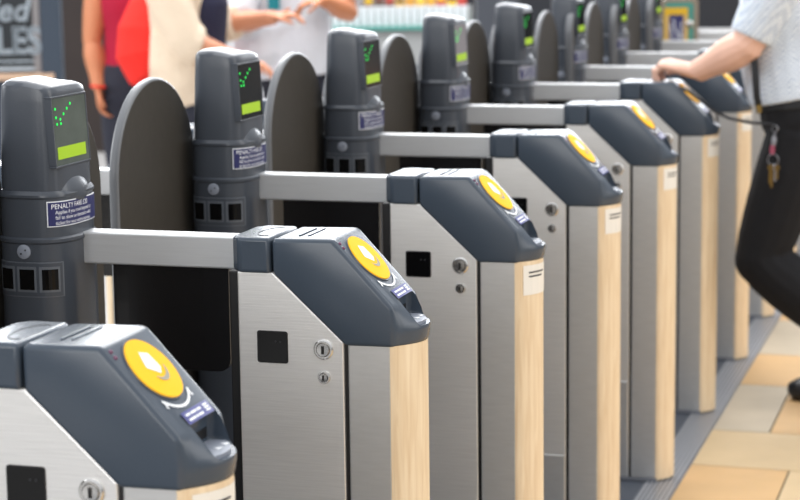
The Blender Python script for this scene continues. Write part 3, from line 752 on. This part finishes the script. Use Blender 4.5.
def fill(bm):
    torso(bm, J, RX, [(a, w_+(.035 if a < .45 else .01), d_+(.03 if a < .45 else .01)) for a, w_, d_ in SECS_M], .028, .12, .96)
    for s in 'LR':
        limb(bm, J['sh'+s], J['el'+s], J['wr'+s], (.082, .078, .06), (0, 0, 1), .008, 0, .85 if s == 'L' else 1.2); ball(bm, J['sh'+s], .08, 12)
    tube(bm, [W_(-.60, D-.05, 1.10), W_(-.60, D-.06, .98), W_(-.59, D-.05, .90)], [(.17, .14), (.16, .14), (.10, .10)], 18, side=RX)
gar('shirt', fill, M['whitecloth'], .010, 4, 'loose white shirt')
bm = bmesh.new(); flat_strap(bm, [W_(-.545, D-.17, 1.44), W_(-.555, D-.19, 1.34), W_(-.56, D-.195, 1.23), W_(-.56, D-.19, 1.185)], .028, .006, RX)
bmesh.ops.transform(bm, matrix=Matrix.Translation(-Vector(J['base'])), verts=bm.verts); obj('tie', bm, M['teal'], r3)['label'] = 'teal tie'
def fill(bm):
    torso(bm, J, RX, SECS_M, .012, 0, .26)
    for s in 'LR': limb(bm, J['hip'+s], J['kn'+s], J['an'+s], (.098, .075, .06), RX, .006, 0, 1.95)
gar('trousers', fill, M['jeans'], .009, 3, 'dark trousers')
for s in 'LR':
    def fill(bm): foot(bm, J['an'+s], J['toe'+s], .013); tube(bm, [J['an'+s]+v(0, 0, -.03), J['toe'+s]], [(.05, .05), (.045, .03)], 10, side=RX)
    gar('shoe', fill, M['shoe'], .009, 2)
# phone held between the two
ph = empty('phone', W_(-.405, 8.86, 1.17), YAW); tag(ph, 'white phone held out by the person in the white shirt', 'phone')
bm = bmesh.new(); box(bm, -.004, .004, -.035, .035, -.07, .07); o = obj('phone_case', bm, M['white'], ph, smooth=False, bevel=.003); o.rotation_euler = (0, .65, 0)
bm = bmesh.new(); box(bm, -.0052, -.004, -.031, .031, -.062, .062); o2 = obj('phone_screen', bm, M['gloss'], ph, smooth=False); o2.rotation_euler = (0, .65, 0)

W_ = W0
# ------------------------------------------------------------------ background
def fr(bm): bmesh.ops.transform(bm, matrix=Matrix.Translation((CAM.x, CAM.y, 0)) @ Matrix.Rotation(YAW, 4, 'Z'), verts=bm.verts)
def fobj(nm, bm, m, loc, parent=None, **k):
    """mesh given in a local frame turned with the concourse"""
    o = obj(nm, bm, m, parent, **k)
    if not parent: o.location = loc; o.rotation_euler = (0, 0, YAW)
    return o
# ale board
M['board'] = mat('black_chalkboard', (22, 28, 33), .55, noise=.3, scale=5)
M['chalk'] = mat('grey_white_chalk', (168, 178, 186), .8, noise=.25, scale=25)
M['bluewood'] = mat('dark_blue_paint', (44, 56, 70), .5)
M['tanwood'] = mat('tan_ledge_wood', (196, 164, 138), .5, noise=.1, scale=12)
M['dim'] = mat('dark_brown_interior', (40, 30, 27), .6, noise=.4, scale=3)
M['slate'] = mat('slate_grey_panel', (62, 66, 74), .5, noise=.05, scale=4)
M['nightblue'] = mat('dark_blue_grey_panel', (28, 31, 38), .5, noise=.08, scale=4)
M['tealpaint'] = mat('teal_paint', (70, 140, 130), .5)
M['greywall'] = mat('pale_grey_counter', (150, 152, 152), .5)
d = 11.5; k = d/2000
def lx(px): return (px-400)*k
def lz(py): return 1.5305-(py+66)*k
ab = empty('menu_board', W_(lx(20), d, 0), YAW); tag(ab, 'black chalkboard lettered ALES in grey capitals on a tan ledge', 'sign')
X0 = lx(20)
bm = bmesh.new(); box(bm, lx(-70)-X0, lx(47)-X0, 0, .03, lz(69), lz(-45)); obj('chalkboard', bm, M['board'], ab, smooth=False)
bm = bmesh.new(); box(bm, lx(-74)-X0, lx(58)-X0, -.05, .12, lz(76), lz(69.5)); obj('ledge', bm, M['tanwood'], ab, smooth=False, bevel=.004)
bm = bmesh.new(); box(bm, lx(46)-X0, lx(66)-X0, -.03, .05, 0, lz(-45)); box(bm, lx(-84)-X0, lx(-70)-X0, -.03, .05, 0, lz(-45)); obj('side_post', bm, M['bluewood'], ab, smooth=False, bevel=.004)
bm = bmesh.new(); box(bm, lx(38)-X0, lx(45)-X0, -.012, -.002, lz(69), lz(-45)); obj('edge_strip', bm, mat('taupe_strip', (126, 122, 122), .5), ab, smooth=False)
bm = bmesh.new(); box(bm, lx(-70)-X0, lx(46)-X0, -.01, .02, 0, lz(76)); obj('lower_panel', bm, M['bluewood'], ab, smooth=False)
bm = bmesh.new(); box(bm, lx(-70)-X0, lx(38)-X0, -.006, -.001, lz(58), lz(56.5)); box(bm, lx(-70)-X0, lx(38)-X0, -.006, -.001, lz(66.5), lz(63)); obj('chalk_rule', bm, M['chalk'], ab, smooth=False)
def bold(bm, s, size, x, z, sx=1., off=0., shear=0.):
    text_bm(s, size, lambda a, b: Vector((x+a*sx+b*shear, -.014, z+b)), 0, 0, bm)
def word(nm, s, px0, px1, pybase, hpx, m, shear=0., fat=.0):
    bm = bmesh.new(); bold(bm, s, hpx*k/.69, 0, 0, 1., shear=shear)
    xs = [q.co.x for q in bm.verts]; w = max(xs)-min(xs); x_min = min(xs); sx = (px1-px0)*k/w
    for q in bm.verts: q.co.x = (q.co.x-x_min)*sx+lx(px0)-X0; q.co.z += lz(pybase)
    if fat:
        geo = bm.faces[:]
        for dx, dz in ((fat, 0), (-fat, 0), (0, fat), (0, -fat), (fat, fat), (-fat, -fat), (fat, -fat), (-fat, fat)):
            r = bmesh.ops.duplicate(bm, geom=geo)
            for q in [e for e in r['geom'] if isinstance(e, bmesh.types.BMVert)]: q.co.x += dx; q.co.z += dz; q.co.y -= .0003*len(bm.verts)/1e5
    return obj(nm, bm, m, ab, smooth=False)
word('lettering', 'ALES', -20, 45, 49.5, 26, M['chalk'], 0, .005)
word('lettering', 'Chilled', -52, 37, 17, 22, M['chalk'], .25, .003)

# dim shop front behind the board and women
def panel(nm, label, cat, x0, x1, dd, z0, z1, m, th=.25, pm=None):
    e = empty(nm, W_((x0+x1)/2, dd, 0), YAW); tag(e, label, cat)
    w = (x1-x0)/2
    bm = bmesh.new(); box(bm, -w, w, 0, th, z0, z1); obj('wall_panel', bm, m, e, smooth=False)
    return e
def wallp(nm, x0, x1, dd, z0, z1, m, th=.25):
    bm = bmesh.new(); box(bm, -(x1-x0)/2, (x1-x0)/2, 0, th, z0, z1); o = obj(nm, bm, m, None, smooth=False); o.location = W_((x0+x1)/2, dd, 0); o.rotation_euler = (0, 0, YAW); tag(o, kind='structure'); return o
wallp('wall_far_left', -6, -1.35, 14.2, 0, 1.9, M['dim'])
M['brightwall'] = mat('bright_white_shopfront', (232, 234, 238), .6)
wallp('wall_centre', -1.35, -.40, 15.0, 0, 1.9, M['brightwall'])
wallp('wall_kiosk', -.40, .50, 16.5, 0, 1.9, M['greywall'])
wallp('wall_far_right', .50, 6, 14.6, 0, 1.9, M['nightblue'])
# shelves behind the women with bottles: a dark cabinet
# kiosk counter with stock
d = 14.0; k = d/2000
kx0, kx1 = lx(330), lx(476); kc = (kx0+kx1)/2
kz = empty('kiosk_counter', W_(kc, d, 0), YAW); tag(kz, 'grey kiosk counter with teal edge below rows of stock', 'counter')
hw = (kx1-kx0)/2
bm = bmesh.new(); box(bm, -hw, hw, 0, .6, 0, lz(31)); obj('counter_front', bm, M['greywall'], kz, smooth=False)
bm = bmesh.new(); box(bm, -hw, hw, -.03, .6, lz(31), lz(27.5)); obj('counter_edge', bm, M['tealpaint'], kz, smooth=False)
bm = bmesh.new(); box(bm, -hw, hw, .22, .6, lz(27.5), lz(10)); obj('back_step', bm, M['greywall'], kz, smooth=False)
zc = lz(27.5)
M['cup'] = mat('white_paper_cup', (222, 224, 228), .5)
cup0 = None; ncup = 19
for i in range(ncup):
    x = -hw+.06+i*(2*hw-.12)/(ncup-1); loc = W_(kc+x, d+.09, zc+.0008)
    if cup0 is None:
        bm = bmesh.new(); hh = lz(8)-zc
        lathe(bm, (0, 0, 0), (0, 0, 1), [(.017, 0), (.0195, hh*.6), (.0215, hh*.9), (.0225, hh*.9), (.0225, hh), (.019, hh)], 14)
        cup0 = obj('paper_cup', bm, M['cup'])
        o = cup0
    else: o = cup0.copy(); C.objects.link(o)
    o.location = loc; tag(o, 'white paper cup in the row along the kiosk counter edge', 'cup', 'white cups on the kiosk counter')
cols_ = [((232, 196, 40), 'yellow'), ((206, 150, 60), 'amber'), ((120, 70, 60), 'brown'), ((236, 210, 90), 'pale yellow'), ((186, 70, 60), 'red'), ((214, 168, 50), 'gold'), ((90, 74, 66), 'dark brown')]
pm_ = {n_: mat('packet_'+n_.replace(' ', '_'), c_, .5) for c_, n_ in cols_}
np_ = 13; base = None
for i in range(np_):
    x = -hw+.07+i*(2*hw-.14)/(np_-1); c_, n_ = cols_[(i*3+i//4) % 7]
    bm = bmesh.new(); h_ = .085+.02*((i*5) % 3); box(bm, -.032, .032, -.03, .03, 0, h_); box(bm, -.026, .026, -.031, .031, h_*.3, h_*.7, 1)
    o = obj('snack_packet', bm, [pm_[n_], pm_[cols_[(i*2+1) % 7][1]]], None, smooth=False, bevel=.004)
    o.location = W_(kc+x, d+.30, lz(10)+.0008); o.rotation_euler = (0, 0, YAW)
    tag(o, ('%s snack packet on the kiosk step behind the white cups' % n_), 'packet', n_+' packets on the kiosk step')

# white counter with things behind the women's heads is kept plain; slate pillar beside the kiosk
d = 12.6; k = d/2000
pl = empty('slate_pillar', W_(lx(495), d, 0), YAW); tag(pl, 'slate grey square pillar standing behind the gates beside the kiosk', 'pillar')
bm = bmesh.new(); box(bm, -.10, .17, 0, .30, 0.12, 1.9); obj('shaft', bm, M['slate'], pl, smooth=False, bevel=.01)
bm = bmesh.new(); box(bm, -.12, .19, -.02, .32, 0, .12); obj('plinth', bm, M['slate'], pl, smooth=False, bevel=.008)

# poster board in the aisle before the last gate
pb = empty('poster_board', (-.545, 6.20, 0), YAW); tag(pb, 'taupe framed poster board with teal and yellow poster between the far gates', 'poster')
M['taupe'] = mat('taupe_frame', (134, 122, 106), .45)
M['postyellow'] = mat('poster_yellow', (214, 170, 30), .5); M['posttan'] = mat('poster_tan', (196, 166, 120), .5); M['postnavy'] = mat('poster_navy', (40, 40, 92), .5); M['postteal'] = mat('poster_teal', (66, 136, 124), .5)
def rr(x0, x1, z0, z1, r, n=6):
    pts = []
    for cx, cz, a0 in ((x1-r, z1-r, 0), (x0+r, z1-r, PI/2), (x0+r, z0+r, PI), (x1-r, z0+r, 1.5*PI)):
        for i in range(n+1): pts.append((cx+r*math.cos(a0+PI/2*i/n), cz+r*math.sin(a0+PI/2*i/n)))
    return pts
d = 9.2; k = d/2000
Z = lambda py: 1.5305-(py+72)*k
bm = bmesh.new(); loops(bm, [[(x, y, z) for x, z in rr(-.083, .083, .95, Z(-3), .022)] for y in (0, .03)]); obj('board', bm, M['taupe'], pb, smooth=False, bevel=.003)
bm = bmesh.new(); box(bm, -.08, .08, .0, .03, .02, .96); box(bm, -.10, .10, -.08, .12, 0, .02); obj('stand', bm, M['slate'], pb, smooth=False)
def face(nm, x0, x1, z0, z1, y, m, r=.004):
    bm = bmesh.new(); loops(bm, [[(x, yy, z) for x, z in rr(x0, x1, z0, z1, r)] for yy in (y, 0)]); return obj(nm, bm, m, pb, smooth=False)
face('teal_band', -.070, .060, Z(42), Z(1), -.002, M['postteal'], .014)
face('poster_sheet', -.073, .034, Z(42), Z(6), -.004, M['postyellow'])
face('poster_panel', -.064, .028, Z(39), Z(14), -.005, M['posttan'])
face('navy_panel', -.050, .014, Z(39.5), Z(13), -.006, M['postnavy'])
bm = bmesh.new()
for (a, b) in (((-.046, 22), (-.036, 38)), ((-.030, 17), (-.022, 30)), ((.006, 20), (-.004, 37)), ((-.016, 29), (-.010, 38)), ((-.042, 31), (-.034, 36)), ((.004, 31), (.010, 36))):
    bm.faces.new([bm.verts.new(p) for p in ((a[0]-.002, -.0066, Z(a[1])), (a[0]+.002, -.0066, Z(a[1])), (b[0]+.002, -.0066, Z(b[1])), (b[0]-.002, -.0066, Z(b[1])))])
obj('pale_figures', bm, M['white'], pb, smooth=False)
bm = bmesh.new(); lathe(bm, (.040, -.002, Z(22)), (0, -1, 0), [(.017, 0), (.017, .004), (.013, .006), (.0005, .007)], 20); obj('round_handle', bm, M['chrome'], pb)

# far bench / barrier strip at the right end
d = 11.6; k = d/2000
fb = empty('low_barrier', W_(lx(735), d, 0), YAW); tag(fb, 'grey steel barrier rail against the dark wall beyond the last gate', 'barrier')
Zf = lambda py: 1.5305-(py+73)*k
bm = bmesh.new(); box(bm, -.25, .5, 0, .10, Zf(37), Zf(27)); obj('barrier_rail', bm, M['railSteel'], fb, smooth=False, bevel=.004)
for x in (-.23, .48):
    bm = bmesh.new(); box(bm, x-.02, x+.02, .03, .07, 0, Zf(37)); obj('barrier_post', bm, M['postSteel'], fb, smooth=False)

# ------------------------------------------------------------------ light
wd = bpy.data.worlds.new('station_daylight'); S.world = wd; wd.use_nodes = True
nt = wd.node_tree; bg = nt.nodes['Background']
tc = nt.nodes.new('ShaderNodeTexCoord'); sx = nt.nodes.new('ShaderNodeSeparateXYZ'); nt.links.new(tc.outputs['Generated'], sx.inputs[0])
rp = nt.nodes.new('ShaderNodeValToRGB'); rp.color_ramp.interpolation = 'EASE'
mr = nt.nodes.new('ShaderNodeMapRange'); mr.inputs['From Min'].default_value = -.1; mr.inputs['From Max'].default_value = 1; nt.links.new(sx.outputs['Z'], mr.inputs['Value'])
els = rp.color_ramp.elements
els[0].position = .0; els[0].color = (.30, .30, .30, 1); els[1].position = 1; els[1].color = (.95, .98, 1.03, 1)
e = els.new(.12); e.color = (.40, .40, .41, 1)
e = els.new(.35); e.color = (.74, .76, .79, 1)
nt.links.new(mr.outputs[0], rp.inputs[0])
# bright band added to the low sky ahead, so hood tops reflect white
hd = nt.nodes.new('ShaderNodeVectorMath'); hd.operation = 'DOT_PRODUCT'; hd.inputs[1].default_value = (-.29, .957, 0)
nt.links.new(tc.outputs['Generated'], hd.inputs[0])
ha = nt.nodes.new('ShaderNodeMapRange'); ha.interpolation_type = 'SMOOTHSTEP'; ha.inputs['From Min'].default_value = .82; ha.inputs['From Max'].default_value = .95; nt.links.new(hd.outputs['Value'], ha.inputs['Value'])
hz = nt.nodes.new('ShaderNodeMapRange'); hz.interpolation_type = 'SMOOTHSTEP'; hz.inputs['From Min'].default_value = .03; hz.inputs['From Max'].default_value = .10; nt.links.new(sx.outputs['Z'], hz.inputs['Value'])
hu = nt.nodes.new('ShaderNodeMapRange'); hu.interpolation_type = 'SMOOTHSTEP'; hu.inputs['From Min'].default_value = .31; hu.inputs['From Max'].default_value = .18; nt.links.new(sx.outputs['Z'], hu.inputs['Value'])
m1 = nt.nodes.new('ShaderNodeMath'); m1.operation = 'MULTIPLY'; nt.links.new(ha.outputs[0], m1.inputs[0]); nt.links.new(hz.outputs[0], m1.inputs[1])
m2 = nt.nodes.new('ShaderNodeMath'); m2.operation = 'MULTIPLY'; nt.links.new(m1.outputs[0], m2.inputs[0]); nt.links.new(hu.outputs[0], m2.inputs[1])
mx = nt.nodes.new('ShaderNodeMix'); mx.data_type = 'RGBA'; mx.inputs[7].default_value = (8.5, 8.8, 9.2, 1)
nt.links.new(m2.outputs[0], mx.inputs[0]); nt.links.new(rp.outputs[0], mx.inputs[6]); nt.links.new(mx.outputs[2], bg.inputs['Color'])
bg.inputs['Strength'].default_value = 1.0
def area(nm, loc, tgt, sx_, sy_, e, col=(1, 1, 1)):
    l = bpy.data.lights.new(nm, 'AREA'); l.shape = 'RECTANGLE'; l.size = sx_; l.size_y = sy_; l.energy = e; l.color = col
    o = bpy.data.objects.new(nm, l); C.objects.link(o); o.location = loc; o.rotation_euler = (Vector(tgt)-Vector(loc)).to_track_quat('-Z', 'Y').to_euler(); return o
area('roof_skylight', (-1.5, 5, 7), (-.5, 3, 0), 6, 10, 300, (1, 1, 1))
area('entrance_daylight', (-.8, -5.2, 2.4), (-.3, 0, .8), 4.0, 2.2, 85, (1, .99, .97))
area('platform_daylight', (6, 1.5, 4.2), (0, 2.5, .6), 3, 8, 150, (1, .97, .93))

area('concourse_side_daylight', (-7.5, -.5, 3.6), (-.6, 2.2, 1.0), 5, 3, 260, (.96, .98, 1))
area('concourse_skylight', tuple(W_(-.6, 11.0, 6.0)), tuple(W_(-.6, 10.5, .9)), 5, 3.5, 330)  # added fill light, brightens the people and the background behind them
area('kiosk_lamp', tuple(W_(0, 13.4, 2.6)), tuple(W_(0, 14.2, 1.0)), 2.2, .4, 9)  # fill light added over the counter to whiten the cups
# ------------------------------------------------------------------ camera
cam = bpy.data.cameras.new('camera'); co = bpy.data.objects.new('camera', cam); C.objects.link(co); S.camera = co
pitch, yaw, roll = .15805874, .2981655, -.01264941
fwd = Vector((-math.sin(yaw)*math.cos(pitch), math.cos(yaw)*math.cos(pitch), -math.sin(pitch)))
right = Vector((math.cos(yaw), math.sin(yaw), 0)); upv = right.cross(fwd)
r2_ = right*math.cos(roll)+upv*math.sin(roll); u2_ = -right*math.sin(roll)+upv*math.cos(roll)
co.matrix_world = Matrix(((r2_.x, u2_.x, -fwd.x, .9107972), (r2_.y, u2_.y, -fwd.y, -2.92261037), (r2_.z, u2_.z, -fwd.z, 1.53050895), (0, 0, 0, 1)))
cam.sensor_width = 36; cam.lens = 90.0; cam.clip_start = .05
cam.dof.use_dof = True; cam.dof.focus_distance = 3.12; cam.dof.aperture_fstop = 6.5
S.view_settings.view_transform = 'Standard'; S.view_settings.look = 'None'; S.view_settings.gamma = 1; S.view_settings.exposure = .28
